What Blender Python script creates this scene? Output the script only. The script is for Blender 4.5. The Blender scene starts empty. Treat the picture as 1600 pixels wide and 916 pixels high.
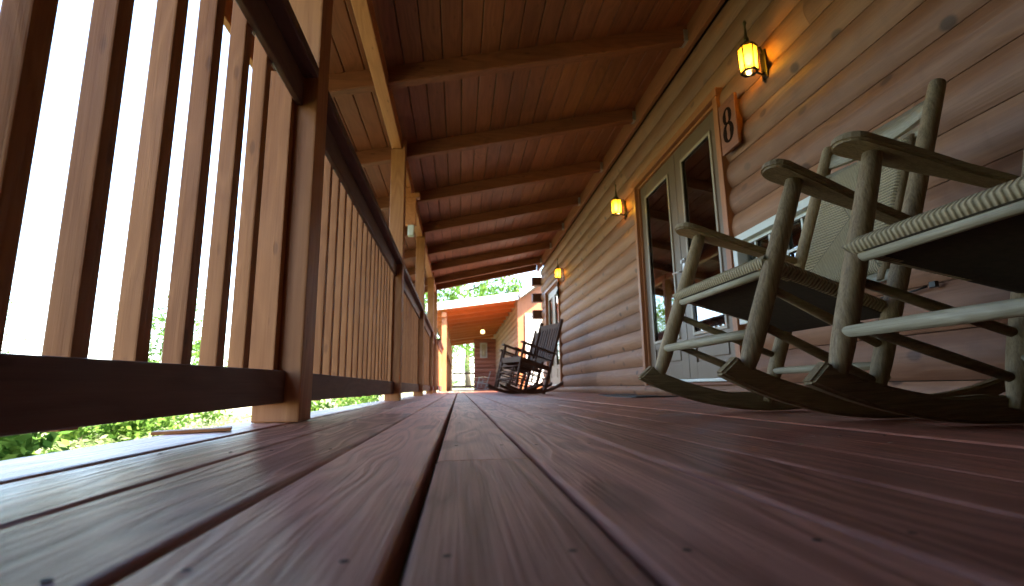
import bpy, bmesh, math, random
from mathutils import Vector, Matrix, Euler
R = math.radians
random.seed(7)
S = bpy.context.scene
COL = S.collection

# ------------------------------------------------------------------ camera
CAM_R = (( 0.99468,-0.00383, 0.10293),(-0.10150,-0.18158, 0.97812),(-0.01502, 0.98337, 0.18100))
cam_d = bpy.data.cameras.new("camera"); cam = bpy.data.objects.new("camera", cam_d); COL.objects.link(cam)
# rows of CAM_R: world axes expressed in (right, up, forward)
right = Vector([CAM_R[i][0] for i in range(3)]); up = Vector([CAM_R[i][1] for i in range(3)]); fwd = Vector([CAM_R[i][2] for i in range(3)])
right.normalize(); fwd = (fwd - right*fwd.dot(right)).normalized(); up = right.cross(fwd)
M = Matrix((right, up, -fwd)).transposed().to_4x4(); M.translation = (0, 0, 0.10)
cam.matrix_world = M
cam_d.sensor_width = 36; cam_d.lens = 36*802/1600
cam_d.clip_start = 0.02; cam_d.clip_end = 1000
cam_d.dof.use_dof = True; cam_d.dof.focus_distance = 1.35; cam_d.dof.aperture_fstop = 5.0
S.camera = cam

# ------------------------------------------------------------------ world, sun, exposure
SUN_DIR = Vector((0.50, -0.36, 0.80)).normalized()      # towards the sun
w = bpy.data.worlds.new("World"); S.world = w; w.use_nodes = True
nt = w.node_tree; bg = nt.nodes["Background"]
sky = nt.nodes.new("ShaderNodeTexSky"); sky.sky_type = 'NISHITA'; sky.sun_disc = False
sky.sun_elevation = math.asin(SUN_DIR.z); sky.sun_rotation = math.atan2(SUN_DIR.x, SUN_DIR.y)
sky.air_density = 1.0; sky.dust_density = 1.2; sky.ozone_density = 1.0
nt.links.new(sky.outputs[0], bg.inputs[0]); bg.inputs[1].default_value = 0.15
sd = bpy.data.lights.new("sun", 'SUN'); so = bpy.data.objects.new("sun", sd); COL.objects.link(so)
sd.energy = 4.5; sd.angle = R(0.5); sd.color = (1.0, 0.93, 0.82)
so.rotation_euler = (-SUN_DIR).to_track_quat('-Z', 'Y').to_euler()
S.view_settings.view_transform = 'Standard'; S.view_settings.look = 'None'
S.view_settings.exposure = 3.5; S.view_settings.gamma = 1.0
S.cycles.max_bounces = 8; S.cycles.diffuse_bounces = 5; S.cycles.glossy_bounces = 4
S.cycles.transmission_bounces = 6; S.cycles.transparent_max_bounces = 12
S.cycles.sample_clamp_indirect = 8; S.cycles.caustics_refractive = False; S.cycles.caustics_reflective = False

# ------------------------------------------------------------------ materials
def new_mat(name):
    m = bpy.data.materials.new(name); m.use_nodes = True
    return m, m.node_tree.nodes, m.node_tree.links, m.node_tree.nodes["Principled BSDF"]

def N(nodes, t, **kw):
    n = nodes.new(t)
    for k, v in kw.items(): setattr(n, k, v)
    return n

def math_n(nodes, links, op, a, b=None, c=None, clamp=False):
    n = nodes.new("ShaderNodeMath"); n.operation = op; n.use_clamp = clamp
    for i, v in enumerate((a, b, c)):
        if v is None: continue
        if isinstance(v, (int, float)): n.inputs[i].default_value = v
        else: links.new(v, n.inputs[i])
    return n.outputs[0]

def wood(name, dark, light, axis='Y', rough=0.5, bump=0.4, across=22, along=1.6, knots=0.35, ring=0.5,
         dirt=0.25, dirtcol=None, coat=0.0, spec=0.5, knot_scale=(1.1, 6.0), rndamt=0.5, bumpdist=0.002, streak=0.0, wear=False, flat=None):
    """planks cut from real wood: fibres, growth rings, knots, one tone per board (attribute rnd)"""
    m, n, l, p = new_mat(name)
    tc = N(n, "ShaderNodeTexCoord"); at = N(n, "ShaderNodeAttribute", attribute_name="rnd")
    oi = N(n, "ShaderNodeObjectInfo")
    rn = math_n(n, l, 'ADD', at.outputs["Fac"], oi.outputs["Random"])
    off = N(n, "ShaderNodeCombineXYZ")
    o1 = math_n(n, l, 'MULTIPLY', rn, 37.0); o2 = math_n(n, l, 'MULTIPLY', rn, 91.0)
    l.new(o1, off.inputs[0]); l.new(o2, off.inputs[1]); l.new(o1, off.inputs[2])
    add = N(n, "ShaderNodeVectorMath", operation='ADD'); l.new(tc.outputs["Object"], add.inputs[0]); l.new(off.outputs[0], add.inputs[1])
    def mapped(sa, sc):
        mp = N(n, "ShaderNodeMapping"); l.new(add.outputs[0], mp.inputs[0])
        mp.inputs["Scale"].default_value = tuple(sa if a == axis else sc for a in 'XYZ'); return mp.outputs[0]
    warp = N(n, "ShaderNodeTexNoise"); l.new(mapped(along, along*4), warp.inputs["Vector"]); warp.inputs["Scale"].default_value = 1.3; warp.inputs["Detail"].default_value = 2
    # growth rings
    v1 = mapped(along*0.55, across*0.8)
    wv = N(n, "ShaderNodeVectorMath", operation='MULTIPLY_ADD'); l.new(warp.outputs["Color"], wv.inputs[0]); wv.inputs[1].default_value = (2.6, 2.6, 2.6); l.new(v1, wv.inputs[2])
    rings = N(n, "ShaderNodeTexNoise"); l.new(wv.outputs[0], rings.inputs["Vector"]); rings.inputs["Scale"].default_value = 0.55; rings.inputs["Detail"].default_value = 1.0
    rs = math_n(n, l, 'FRACT', math_n(n, l, 'MULTIPLY', rings.outputs["Fac"], 9.0))
    rs = math_n(n, l, 'ABSOLUTE', math_n(n, l, 'SUBTRACT', rs, 0.5)); rs = math_n(n, l, 'MULTIPLY', rs, 2.0)
    fib = N(n, "ShaderNodeTexNoise"); l.new(mapped(along*3, across*9), fib.inputs["Vector"]); fib.inputs["Scale"].default_value = 1.0; fib.inputs["Detail"].default_value = 6; fib.inputs["Roughness"].default_value = 0.65
    # knots
    kv = N(n, "ShaderNodeTexVoronoi"); kmap = mapped(knot_scale[0], knot_scale[1]*0.55); l.new(kmap, kv.inputs["Vector"])
    if flat:
        ks = N(n, "ShaderNodeSeparateXYZ"); kc = N(n, "ShaderNodeCombineXYZ"); l.new(kmap, ks.inputs[0])
        i_, j_ = [q for q in range(3) if q != 'XYZ'.index(flat)]
        l.new(ks.outputs[i_], kc.inputs[0]); l.new(ks.outputs[j_], kc.inputs[1]); l.new(kc.outputs[0], kv.inputs["Vector"]); kv.voronoi_dimensions = '2D'; kv.inputs["Scale"].default_value = 1.0
    kd = N(n, "ShaderNodeMapRange"); l.new(kv.outputs["Distance"], kd.inputs[0]); kd.inputs[1].default_value = 0.09; kd.inputs[2].default_value = 0.15; kd.inputs[3].default_value = 1.0; kd.inputs[4].default_value = 0.0
    if flat:
        ksp = N(n, "ShaderNodeSeparateColor"); l.new(kv.outputs["Color"], ksp.inputs[0]); kpick = math_n(n, l, 'GREATER_THAN', ksp.outputs[0], .66)
        kd2 = math_n(n, l, 'MULTIPLY', kd.outputs[0], math_n(n, l, 'MULTIPLY', kpick, math_n(n, l, 'MULTIPLY_ADD', ksp.outputs[1], .5, .5)))
    else: kd2 = kd.outputs[0]
    big = N(n, "ShaderNodeTexNoise"); l.new(tc.outputs["Object"], big.inputs["Vector"]); big.inputs["Scale"].default_value = 2.3; big.inputs["Detail"].default_value = 5
    f = math_n(n, l, 'MULTIPLY', rs, ring)
    f = math_n(n, l, 'ADD', f, math_n(n, l, 'MULTIPLY', math_n(n, l, 'SUBTRACT', fib.outputs["Fac"], 0.5), 1.1))
    f = math_n(n, l, 'ADD', f, math_n(n, l, 'MULTIPLY', math_n(n, l, 'SUBTRACT', math_n(n, l, 'FRACT', math_n(n, l, 'MULTIPLY', rn, 7.31)), 0.5), rndamt))
    f = math_n(n, l, 'ADD', f, 0.25, clamp=True)
    mix = N(n, "ShaderNodeMix", data_type='RGBA'); l.new(f, mix.inputs[0]); mix.inputs[6].default_value = (*dark, 1); mix.inputs[7].default_value = (*light, 1)
    col = mix.outputs[2]
    kk = N(n, "ShaderNodeMix", data_type='RGBA'); l.new(math_n(n, l, 'MULTIPLY', kd2, knots), kk.inputs[0]); l.new(col, kk.inputs[6]); kk.inputs[7].default_value = (dark[0]*.3, dark[1]*.28, dark[2]*.3, 1); col = kk.outputs[2]
    if dirtcol:
        dm = N(n, "ShaderNodeMapRange"); l.new(big.outputs["Fac"], dm.inputs[0]); dm.inputs[1].default_value = 0.42; dm.inputs[2].default_value = 0.75; dm.inputs[3].default_value = 0; dm.inputs[4].default_value = dirt
        dd = N(n, "ShaderNodeMix", data_type='RGBA'); l.new(dm.outputs[0], dd.inputs[0]); l.new(col, dd.inputs[6]); dd.inputs[7].default_value = (*dirtcol, 1); col = dd.outputs[2]
    if streak:
        sv = N(n, "ShaderNodeMapping"); l.new(tc.outputs["Object"], sv.inputs[0]); sv.inputs["Scale"].default_value = (3, 9, 0.9)
        sn = N(n, "ShaderNodeTexNoise"); l.new(sv.outputs[0], sn.inputs["Vector"]); sn.inputs["Scale"].default_value = 1.4; sn.inputs["Detail"].default_value = 5
        sm = N(n, "ShaderNodeMapRange"); l.new(sn.outputs["Fac"], sm.inputs[0]); sm.inputs[1].default_value = 0.57; sm.inputs[2].default_value = 0.72; sm.inputs[3].default_value = 0; sm.inputs[4].default_value = streak
        ds = N(n, "ShaderNodeMix", data_type='RGBA'); l.new(sm.outputs[0], ds.inputs[0]); l.new(col, ds.inputs[6]); ds.inputs[7].default_value = (dark[0]*.35, dark[1]*.35, dark[2]*.45, 1); col = ds.outputs[2]
    if wear:   # boards towards the open side are rain washed and greyer, those under the roof keep their stain
        sx = N(n, "ShaderNodeSeparateXYZ"); l.new(tc.outputs["Object"], sx.inputs[0])
        wm = N(n, "ShaderNodeMapRange"); l.new(math_n(n, l, 'ADD', sx.outputs[0], math_n(n, l, 'MULTIPLY', big.outputs["Fac"], .25)), wm.inputs[0])
        wm.inputs[1].default_value = 0.0; wm.inputs[2].default_value = .75; wm.inputs[3].default_value = 0; wm.inputs[4].default_value = .75
        ws = N(n, "ShaderNodeMix", data_type='RGBA', blend_type='MULTIPLY'); l.new(wm.outputs[0], ws.inputs[0]); l.new(col, ws.inputs[6]); ws.inputs[7].default_value = (.46, .225, .13, 1); col = ws.outputs[2]
    l.new(col, p.inputs["Base Color"])
    rr = math_n(n, l, 'ADD', rough-0.1, math_n(n, l, 'MULTIPLY', big.outputs["Fac"], 0.2)); l.new(rr, p.inputs["Roughness"])
    p.inputs["Specular IOR Level"].default_value = spec
    if coat: p.inputs["Coat Weight"].default_value = coat; p.inputs["Coat Roughness"].default_value = 0.32
    h = math_n(n, l, 'ADD', math_n(n, l, 'MULTIPLY', rs, 0.55), fib.outputs["Fac"])
    h = math_n(n, l, 'SUBTRACT', h, math_n(n, l, 'MULTIPLY', kd2, 0.5))
    h = math_n(n, l, 'ADD', h, math_n(n, l, 'MULTIPLY', big.outputs["Fac"], 0.8))
    b = N(n, "ShaderNodeBump"); b.inputs["Strength"].default_value = bump; b.inputs["Distance"].default_value = bumpdist
    l.new(h, b.inputs["Height"]); l.new(b.outputs[0], p.inputs["Normal"])
    return m

def plain(name, col, rough=0.5, metal=0.0, noise=0.15, nscale=30, bump=0.1, emit=None, estr=0, spec=0.5):
    m, n, l, p = new_mat(name)
    tc = N(n, "ShaderNodeTexCoord"); t = N(n, "ShaderNodeTexNoise"); l.new(tc.outputs["Object"], t.inputs["Vector"]); t.inputs["Scale"].default_value = nscale; t.inputs["Detail"].default_value = 5
    mix = N(n, "ShaderNodeMix", data_type='RGBA'); l.new(t.outputs["Fac"], mix.inputs[0])
    mix.inputs[6].default_value = (*[c*(1-noise) for c in col], 1); mix.inputs[7].default_value = (*[min(1, c*(1+noise)) for c in col], 1)
    l.new(mix.outputs[2], p.inputs["Base Color"]); p.inputs["Roughness"].default_value = rough; p.inputs["Metallic"].default_value = metal
    p.inputs["Specular IOR Level"].default_value = spec
    b = N(n, "ShaderNodeBump"); b.inputs["Strength"].default_value = bump; b.inputs["Distance"].default_value = 0.002; l.new(t.outputs["Fac"], b.inputs["Height"]); l.new(b.outputs[0], p.inputs["Normal"])
    if emit: p.inputs["Emission Color"].default_value = (*emit, 1); p.inputs["Emission Strength"].default_value = estr
    return m

MT = {}
MT['deck'] = wood('deck_paint', (.25, .085, .058), (.74, .355, .26), 'Y', rough=.40, bump=1.0, across=30, along=1.0, knots=.5, ring=.62,
                  dirt=.35, dirtcol=(.46, .26, .21), coat=0, rndamt=.75, bumpdist=.0028, spec=.24, wear=True, flat='Z', knot_scale=(1.6, 9.0))
MT['log'] = wood('log_stain', (.155, .062, .029), (.30, .142, .072), 'Y', rough=.62, spec=.35, bump=.45, across=9, along=.7, knots=1.0, ring=.3,
                 dirt=.45, dirtcol=(.24, .125, .075), rndamt=.85, knot_scale=(3.4, 9.5), bumpdist=.003, streak=.15, flat='X')
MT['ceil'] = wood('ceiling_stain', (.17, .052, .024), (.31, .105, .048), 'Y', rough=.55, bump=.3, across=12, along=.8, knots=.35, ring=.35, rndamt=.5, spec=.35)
MT['rafter'] = wood('rafter_stain', (.15, .045, .02), (.27, .09, .04), 'X', rough=.6, bump=.35, across=12, along=.9, knots=.5, ring=.4, rndamt=.3, spec=.35)
MT['rail'] = wood('rail_stain', (.075, .030, .026), (.15, .068, .05), 'Y', rough=.6, bump=.45, across=16, along=1.0, knots=.35, ring=.4, rndamt=.3, spec=.3)
MT['header'] = wood('header_stain', (.37, .125, .042), (.54, .21, .082), 'Y', rough=.55, bump=.3, across=12, along=.8, knots=.5, ring=.45, rndamt=.2, spec=.35)
MT['post'] = wood('post_stain', (.27, .10, .036), (.41, .175, .07), 'Z', rough=.6, bump=.45, across=12, along=.9, knots=.4, ring=.5, rndamt=.3, spec=.3)
MT['balus'] = wood('baluster_stain', (.25, .088, .027), (.41, .165, .058), 'Z', rough=.6, bump=.5, across=18, along=1.2, knots=.4, ring=.4, rndamt=.55, spec=.3)
MT['trim'] = wood('door_trim_stain', (.26, .09, .03), (.38, .145, .055), 'Z', rough=.5, bump=.3, across=14, along=1, knots=.3, ring=.4, rndamt=.3)
MT['frieze'] = wood('frieze_stain', (.16, .052, .024), (.25, .085, .038), 'Y', rough=.5, bump=.3, across=14, along=1, knots=.3, ring=.4, rndamt=.3)
MT['chair'] = wood('weathered_chair_wood', (.16, .098, .046), (.62, .445, .245), 'Z', rough=.62, bump=.8, across=30, along=2.2, knots=.3, ring=.15,
                   dirt=.45, dirtcol=(.10, .085, .04), rndamt=.3, bumpdist=.0015, spec=.4)
MT['chairX'] = wood('weathered_chair_slats', (.14, .088, .042), (.57, .41, .22), 'X', rough=.62, bump=.8, across=30, along=2.2, knots=.2, ring=.15,
                   dirt=.5, dirtcol=(.09, .07, .03), rndamt=.3, bumpdist=.0015, spec=.4)
MT['rocker'] = wood('weathered_rocker_wood', (.15, .10, .05), (.50, .37, .20), 'X', rough=.6, bump=.8, across=30, along=2.0, knots=.3, ring=.2,
                   dirt=.5, dirtcol=(.07, .05, .02), rndamt=.3, bumpdist=.0015, spec=.4)
MT['chairY'] = wood('weathered_stretcher_wood', (.20, .16, .095), (.60, .52, .36), 'Y', rough=.55, bump=.8, across=30, along=2.2, knots=.2, ring=.15, rndamt=.3, bumpdist=.0015)
MT['darkchair'] = wood('dark_brown_chair_wood', (.05, .019, .010), (.12, .05, .026), 'Z', rough=.7, bump=.3, across=26, along=3, knots=.2, ring=.3)
MT['greychair'] = wood('grey_chair_wood', (.25, .23, .22), (.45, .43, .41), 'Z', rough=.6, bump=.3, across=26, along=3, knots=.2, ring=.3)
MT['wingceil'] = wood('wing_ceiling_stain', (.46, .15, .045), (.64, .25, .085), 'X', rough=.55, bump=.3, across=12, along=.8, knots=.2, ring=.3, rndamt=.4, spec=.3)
MT['redwall'] = wood('red_log_stain', (.22, .065, .04), (.36, .13, .085), 'X', rough=.6, bump=.35, across=9, along=.8, knots=.4, ring=.3)
MT['doorpaint'] = plain('door_paint', (.13, .083, .052), .42, noise=.10, nscale=14, bump=.12)
MT['white'] = plain('white_vinyl', (.6, .6, .54), .35, noise=.05, nscale=20, bump=.05)
MT['black'] = plain('black_iron', (.014, .012, .010), .38, metal=.6, noise=.4, nscale=60, bump=.3)
MT['bronze'] = plain('aged_bronze', (.11, .085, .03), .38, metal=.7, noise=.4, nscale=50, bump=.3)
MT['steel'] = plain('galvanised_steel', (.42, .42, .42), .4, metal=.8, noise=.15, nscale=60)
MT['blind'] = plain('blind_slats', (.55, .42, .34), .5, noise=.1)
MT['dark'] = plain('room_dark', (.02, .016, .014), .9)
MT['mat'] = plain('doormat_rubber', (.035, .045, .05), .55, noise=.5, nscale=80, bump=.8)
MT['carve'] = plain('carved_number_paint', (.014, .006, .004), .9, noise=.2, spec=.05)
MT['joist'] = plain('under_deck_wood', (.035, .02, .014), .9)
MT['handle'] = plain('satin_nickel', (.6, .56, .54), .3, metal=.7, noise=.05)
MT['shingle'] = plain('roof_shingle', (.075, .06, .05), .9, noise=.4, nscale=18, bump=.6)
MT['fascia'] = plain('fascia_paint', (.62, .58, .52), .5, noise=.1)
MT['rushunder'] = plain('unfaded_rush_underside', (.05, .036, .022), .8, noise=.5, nscale=60, bump=.8)  # shade under the seat, put into the colour of its lower faces
MT['bark'] = plain('bark', (.11, .08, .055), .9, noise=.5, nscale=12, bump=1.0)
MT['screw'] = plain('rusty_screw', (.06, .035, .026), .6, metal=.3, noise=.4)
MT['door2'] = plain('weathered_door_paint', (.30, .24, .18), .4, noise=.10, nscale=14, bump=.12)

def glass_mat():
    m, n, l, p = new_mat('window_glass'); n.remove(p)
    out = n["Material Output"]; tr = N(n, "ShaderNodeBsdfTransparent"); tr.inputs[0].default_value = (.8, .85, .83, 1)
    gl = N(n, "ShaderNodeBsdfGlossy"); gl.inputs["Roughness"].default_value = 0.02; gl.inputs[0].default_value = (.95, .97, 1, 1)
    lw = N(n, "ShaderNodeFresnel"); lw.inputs[0].default_value = 1.6
    tc = N(n, "ShaderNodeTexCoord"); t = N(n, "ShaderNodeTexNoise"); l.new(tc.outputs["Object"], t.inputs["Vector"]); t.inputs["Scale"].default_value = 2.0
    b = N(n, "ShaderNodeBump"); b.inputs["Strength"].default_value = .12; b.inputs["Distance"].default_value = .004; l.new(t.outputs["Fac"], b.inputs["Height"]); l.new(b.outputs[0], gl.inputs["Normal"])
    mx = N(n, "ShaderNodeMixShader"); l.new(math_n(n, l, 'ADD', lw.outputs[0], 0.13, clamp=True), mx.inputs[0]); l.new(tr.outputs[0], mx.inputs[1]); l.new(gl.outputs[0], mx.inputs[2]); l.new(mx.outputs[0], out.inputs[0])
    return m
MT['glass'] = glass_mat()

def amber_mat():
    m, n, l, p = new_mat('amber_lantern_glass'); n.remove(p)
    out = n["Material Output"]
    tl = N(n, "ShaderNodeBsdfTranslucent"); tl.inputs[0].default_value = (1, .62, .08, 1)
    tr = N(n, "ShaderNodeBsdfTransparent"); tr.inputs[0].default_value = (1, .62, .06, 1)
    gl = N(n, "ShaderNodeBsdfGlossy"); gl.inputs["Roughness"].default_value = 0.15
    tc = N(n, "ShaderNodeTexCoord"); t = N(n, "ShaderNodeTexNoise"); l.new(tc.outputs["Object"], t.inputs["Vector"]); t.inputs["Scale"].default_value = 40
    a = N(n, "ShaderNodeMixShader"); l.new(math_n(n, l, 'MULTIPLY', t.outputs["Fac"], .55), a.inputs[0]); l.new(tl.outputs[0], a.inputs[1]); l.new(tr.outputs[0], a.inputs[2])
    b = N(n, "ShaderNodeMixShader"); b.inputs[0].default_value = .08; l.new(a.outputs[0], b.inputs[1]); l.new(gl.outputs[0], b.inputs[2]); l.new(b.outputs[0], out.inputs[0])
    return m
MT['amber'] = amber_mat()
MT['bulb'] = plain('lit_bulb', (1, .8, .4), .4, emit=(1.0, .62, .16), estr=6.0)
MT['bulbfar'] = plain('lit_globe', (1, .8, .4), .4, emit=(1.0, .72, .25), estr=.5)

def rush_mat(name, cu, cv):
    """woven rush: cords square to the nearest edge, meeting along diagonals (UV 0..1)"""
    m, n, l, p = new_mat(name)
    uv = N(n, "ShaderNodeUVMap"); sp = N(n, "ShaderNodeSeparateXYZ"); l.new(uv.outputs[0], sp.inputs[0])
    u = math_n(n, l, 'SUBTRACT', sp.outputs[0], .5); v = math_n(n, l, 'SUBTRACT', sp.outputs[1], .5)
    au = math_n(n, l, 'ABSOLUTE', u); av = math_n(n, l, 'ABSOLUTE', v)
    side = math_n(n, l, 'GREATER_THAN', au, av)
    tc = N(n, "ShaderNodeTexCoord"); t = N(n, "ShaderNodeTexNoise"); l.new(tc.outputs["Object"], t.inputs["Vector"]); t.inputs["Scale"].default_value = 30; t.inputs["Detail"].default_value = 4
    wob = math_n(n, l, 'MULTIPLY', t.outputs["Fac"], 1.2)
    su = math_n(n, l, 'SINE', math_n(n, l, 'ADD', math_n(n, l, 'MULTIPLY', u, cu*6.2832), wob))
    sv = math_n(n, l, 'SINE', math_n(n, l, 'ADD', math_n(n, l, 'MULTIPLY', v, cv*6.2832), wob))
    mx = N(n, "ShaderNodeMix"); l.new(side, mx.inputs[0]); l.new(su, mx.inputs[2]); l.new(sv, mx.inputs[3])
    h = math_n(n, l, 'MULTIPLY_ADD', mx.outputs[0], .5, .5)
    seam = math_n(n, l, 'ABSOLUTE', math_n(n, l, 'SUBTRACT', au, av)); sm = N(n, "ShaderNodeMapRange"); l.new(seam, sm.inputs[0]); sm.inputs[1].default_value = 0; sm.inputs[2].default_value = .012; 
    fib = N(n, "ShaderNodeTexNoise"); l.new(tc.outputs["Object"], fib.inputs["Vector"]); fib.inputs["Scale"].default_value = 140; fib.inputs["Detail"].default_value = 4
    cr = N(n, "ShaderNodeMix", data_type='RGBA'); f = math_n(n, l, 'MULTIPLY', math_n(n, l, 'ADD', math_n(n, l, 'MULTIPLY', h, .6), math_n(n, l, 'MULTIPLY', fib.outputs["Fac"], .6)), sm.outputs[0], clamp=True); l.new(f, cr.inputs[0])
    cr.inputs[6].default_value = (.13, .10, .05, 1); cr.inputs[7].default_value = (.48, .37, .21, 1)
    l.new(cr.outputs[2], p.inputs["Base Color"]); p.inputs["Roughness"].default_value = .65
    hh = math_n(n, l, 'MULTIPLY', math_n(n, l, 'ADD', h, math_n(n, l, 'MULTIPLY', fib.outputs["Fac"], .3)), sm.outputs[0])
    b = N(n, "ShaderNodeBump"); b.inputs["Strength"].default_value = .9; b.inputs["Distance"].default_value = .004; l.new(hh, b.inputs["Height"]); l.new(b.outputs[0], p.inputs["Normal"])
    return m
MT['rush'] = rush_mat('woven_rush', 46, 42)

def leaf_mat(name, c1, c2, trans=.45):
    m, n, l, p = new_mat(name); n.remove(p); out = n["Material Output"]
    at = N(n, "ShaderNodeAttribute", attribute_name="rnd")
    mix = N(n, "ShaderNodeMix", data_type='RGBA'); l.new(at.outputs["Fac"], mix.inputs[0]); mix.inputs[6].default_value = (*c1, 1); mix.inputs[7].default_value = (*c2, 1)
    d = N(n, "ShaderNodeBsdfDiffuse"); t = N(n, "ShaderNodeBsdfTranslucent"); l.new(mix.outputs[2], d.inputs[0]); l.new(mix.outputs[2], t.inputs[0])
    s = N(n, "ShaderNodeMixShader"); s.inputs[0].default_value = trans; l.new(d.outputs[0], s.inputs[1]); l.new(t.outputs[0], s.inputs[2]); l.new(s.outputs[0], out.inputs[0])
    return m
MT['leaf'] = leaf_mat('tree_leaves', (.05, .11, .02), (.14, .25, .045))
MT['shrub'] = leaf_mat('shrub_leaves', (.05, .12, .02), (.17, .27, .05))
MT['cover'] = leaf_mat('ground_leaves', (.06, .10, .03), (.24, .27, .12), .3)

def ground_mat():
    m, n, l, p = new_mat('grass_ground')
    tc = N(n, "ShaderNodeTexCoord"); a = N(n, "ShaderNodeTexNoise"); l.new(tc.outputs["Object"], a.inputs["Vector"]); a.inputs["Scale"].default_value = 1.1; a.inputs["Detail"].default_value = 8; a.inputs["Roughness"].default_value = .7
    r = N(n, "ShaderNodeValToRGB"); l.new(a.outputs["Fac"], r.inputs[0]); e = r.color_ramp.elements
    e[0].position = .35; e[0].color = (.07, .085, .03, 1); e[1].position = .62; e[1].color = (.26, .22, .13, 1); x = e.new(.47); x.color = (.12, .14, .055, 1)
    l.new(r.outputs[0], p.inputs["Base Color"]); p.inputs["Roughness"].default_value = .95
    b = N(n, "ShaderNodeBump"); b.inputs["Strength"].default_value = .8; b.inputs["Distance"].default_value = .05; l.new(a.outputs["Fac"], b.inputs["Height"]); l.new(b.outputs[0], p.inputs["Normal"])
    return m
MT['ground'] = ground_mat()

# ------------------------------------------------------------------ mesh helpers
class MB:
    def __init__(s):
        s.bm = bmesh.new(); s.rl = s.bm.faces.layers.float.new("rnd"); s.uv = None
    def _tag(s, faces, r):
        for f in faces: f[s.rl] = r
    def box(s, lo, hi, bev=0.0, rnd=None, mat=None):
        """axis box between two corners; mat: optional Matrix applied after"""
        r = random.random() if rnd is None else rnd
        lo = Vector(lo); hi = Vector(hi)
        t = bmesh.new(); bmesh.ops.create_cube(t, size=1)
        for v in t.verts: v.co = Vector(((v.co.x+.5)*(hi.x-lo.x)+lo.x, (v.co.y+.5)*(hi.y-lo.y)+lo.y, (v.co.z+.5)*(hi.z-lo.z)+lo.z))
        if bev > 0: bmesh.ops.bevel(t, geom=t.edges[:], offset=bev, segments=2, profile=.6, affect='EDGES')
        if mat is not None: bmesh.ops.transform(t, matrix=mat, verts=t.verts)
        s.merge(t, r)
    def merge(s, t, r):
        vm = {v: s.bm.verts.new(v.co) for v in t.verts}
        for f in t.faces:
            nf = s.bm.faces.new([vm[v] for v in f.verts]); nf[s.rl] = r; nf.smooth = f.smooth
        t.free()
    def tube(s, pts, rad, seg=12, rnd=None, cap=True, squash=None):
        r = random.random() if rnd is None else rnd
        pts = [Vector(p) for p in pts]; rad = rad if isinstance(rad, (list, tuple)) else [rad]*len(pts)
        rings = []; up0 = None
        for i, p in enumerate(pts):
            d = (pts[min(i+1, len(pts)-1)] - pts[max(i-1, 0)]).normalized()
            if up0 is None: up0 = Vector((0, 0, 1)) if abs(d.z) < .9 else Vector((1, 0, 0))
            a = d.cross(up0).normalized(); b = a.cross(d).normalized(); up0 = b
            rings.append([s.bm.verts.new(p + (a*math.cos(2*math.pi*k/seg) + b*math.sin(2*math.pi*k/seg))*rad[i]) for k in range(seg)])
        for i in range(len(rings)-1):
            for k in range(seg):
                f = s.bm.faces.new((rings[i][k], rings[i][(k+1)%seg], rings[i+1][(k+1)%seg], rings[i+1][k])); f[s.rl] = r; f.smooth = True
        if cap:
            for rg in (rings[0][::-1], rings[-1]):
                f = s.bm.faces.new(rg); f[s.rl] = r
    def prism(s, prof, a, b, axis='Y', rnd=None, smooth=False, caps=True, mat=None):
        """2D profile extruded between a and b along axis. prof in the other two axes, in order"""
        r = random.random() if rnd is None else rnd
        def P(u, v, w):
            p = Vector({'Y': (u, w, v), 'X': (w, u, v), 'Z': (u, v, w)}[axis]); return mat @ p if mat is not None else p
        A = [s.bm.verts.new(P(u, v, a)) for u, v in prof]; B = [s.bm.verts.new(P(u, v, b)) for u, v in prof]
        n = len(prof)
        for i in range(n):
            f = s.bm.faces.new((A[i], A[(i+1)%n], B[(i+1)%n], B[i])); f[s.rl] = r; f.smooth = smooth
        if caps:
            f = s.bm.faces.new(A[::-1]); f[s.rl] = r; f = s.bm.faces.new(B); f[s.rl] = r
    def build(s, name, mat, parent=None, loc=None, rot=None, recalc=True, **props):
        if recalc: bmesh.ops.recalc_face_normals(s.bm, faces=s.bm.faces)
        me = bpy.data.meshes.new(name); s.bm.to_mesh(me); s.bm.free()
        me.materials.append(MT[mat] if isinstance(mat, str) else mat)
        o = bpy.data.objects.new(name, me); COL.objects.link(o)
        if parent: o.parent = parent
        if loc: o.location = loc
        if rot: o.rotation_euler = rot
        for k, v in props.items(): o[k] = v
        return o

def empty(name, loc=(0, 0, 0), rot=(0, 0, 0), label=None, category=None, group=None):
    o = bpy.data.objects.new(name, None); COL.objects.link(o); o.location = loc; o.rotation_euler = rot
    o.empty_display_size = .1
    if label: o['label'] = label
    if category: o['category'] = category
    if group: o['group'] = group
    return o

def copy_tree(o, parent=None, label=None):
    c = o.copy(); COL.objects.link(c); c.parent = parent
    for ch in [x for x in bpy.data.objects if x.parent == o]: copy_tree(ch, c)
    if label: c['label'] = label
    return c

# ================================================================== SETTING
# ground: one sheet to the horizon, gently falling away from the porch
def gz(x, y):
    z = -.62
    if x < -1: z -= .02*min(-x-1, 30)
    z += .12*math.sin(x*.7+1)*math.cos(y*.5) + .05*math.sin(x*2.1+y*1.7)
    if y > 28: z += .05*(min(y, 70)-28)
    if x > -1.2 and y < 30: z = min(z, -.5)
    return z
b = MB()
xs = [-400, -200, -100, -60, -40, -30] + [-24+i*.8 for i in range(38)] + [8, 12, 20, 35, 60, 120, 250, 400]
ys = [-300, -120, -60, -30, -15] + [-8+i*1.0 for i in range(50)] + [45, 52, 60, 80, 120, 200, 400]
g = [[b.bm.verts.new((x, y, gz(x, y))) for y in ys] for x in xs]
for i in range(len(xs)-1):
    for j in range(len(ys)-1):
        f = b.bm.faces.new((g[i][j], g[i+1][j], g[i+1][j+1], g[i][j+1])); f.smooth = True
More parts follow.
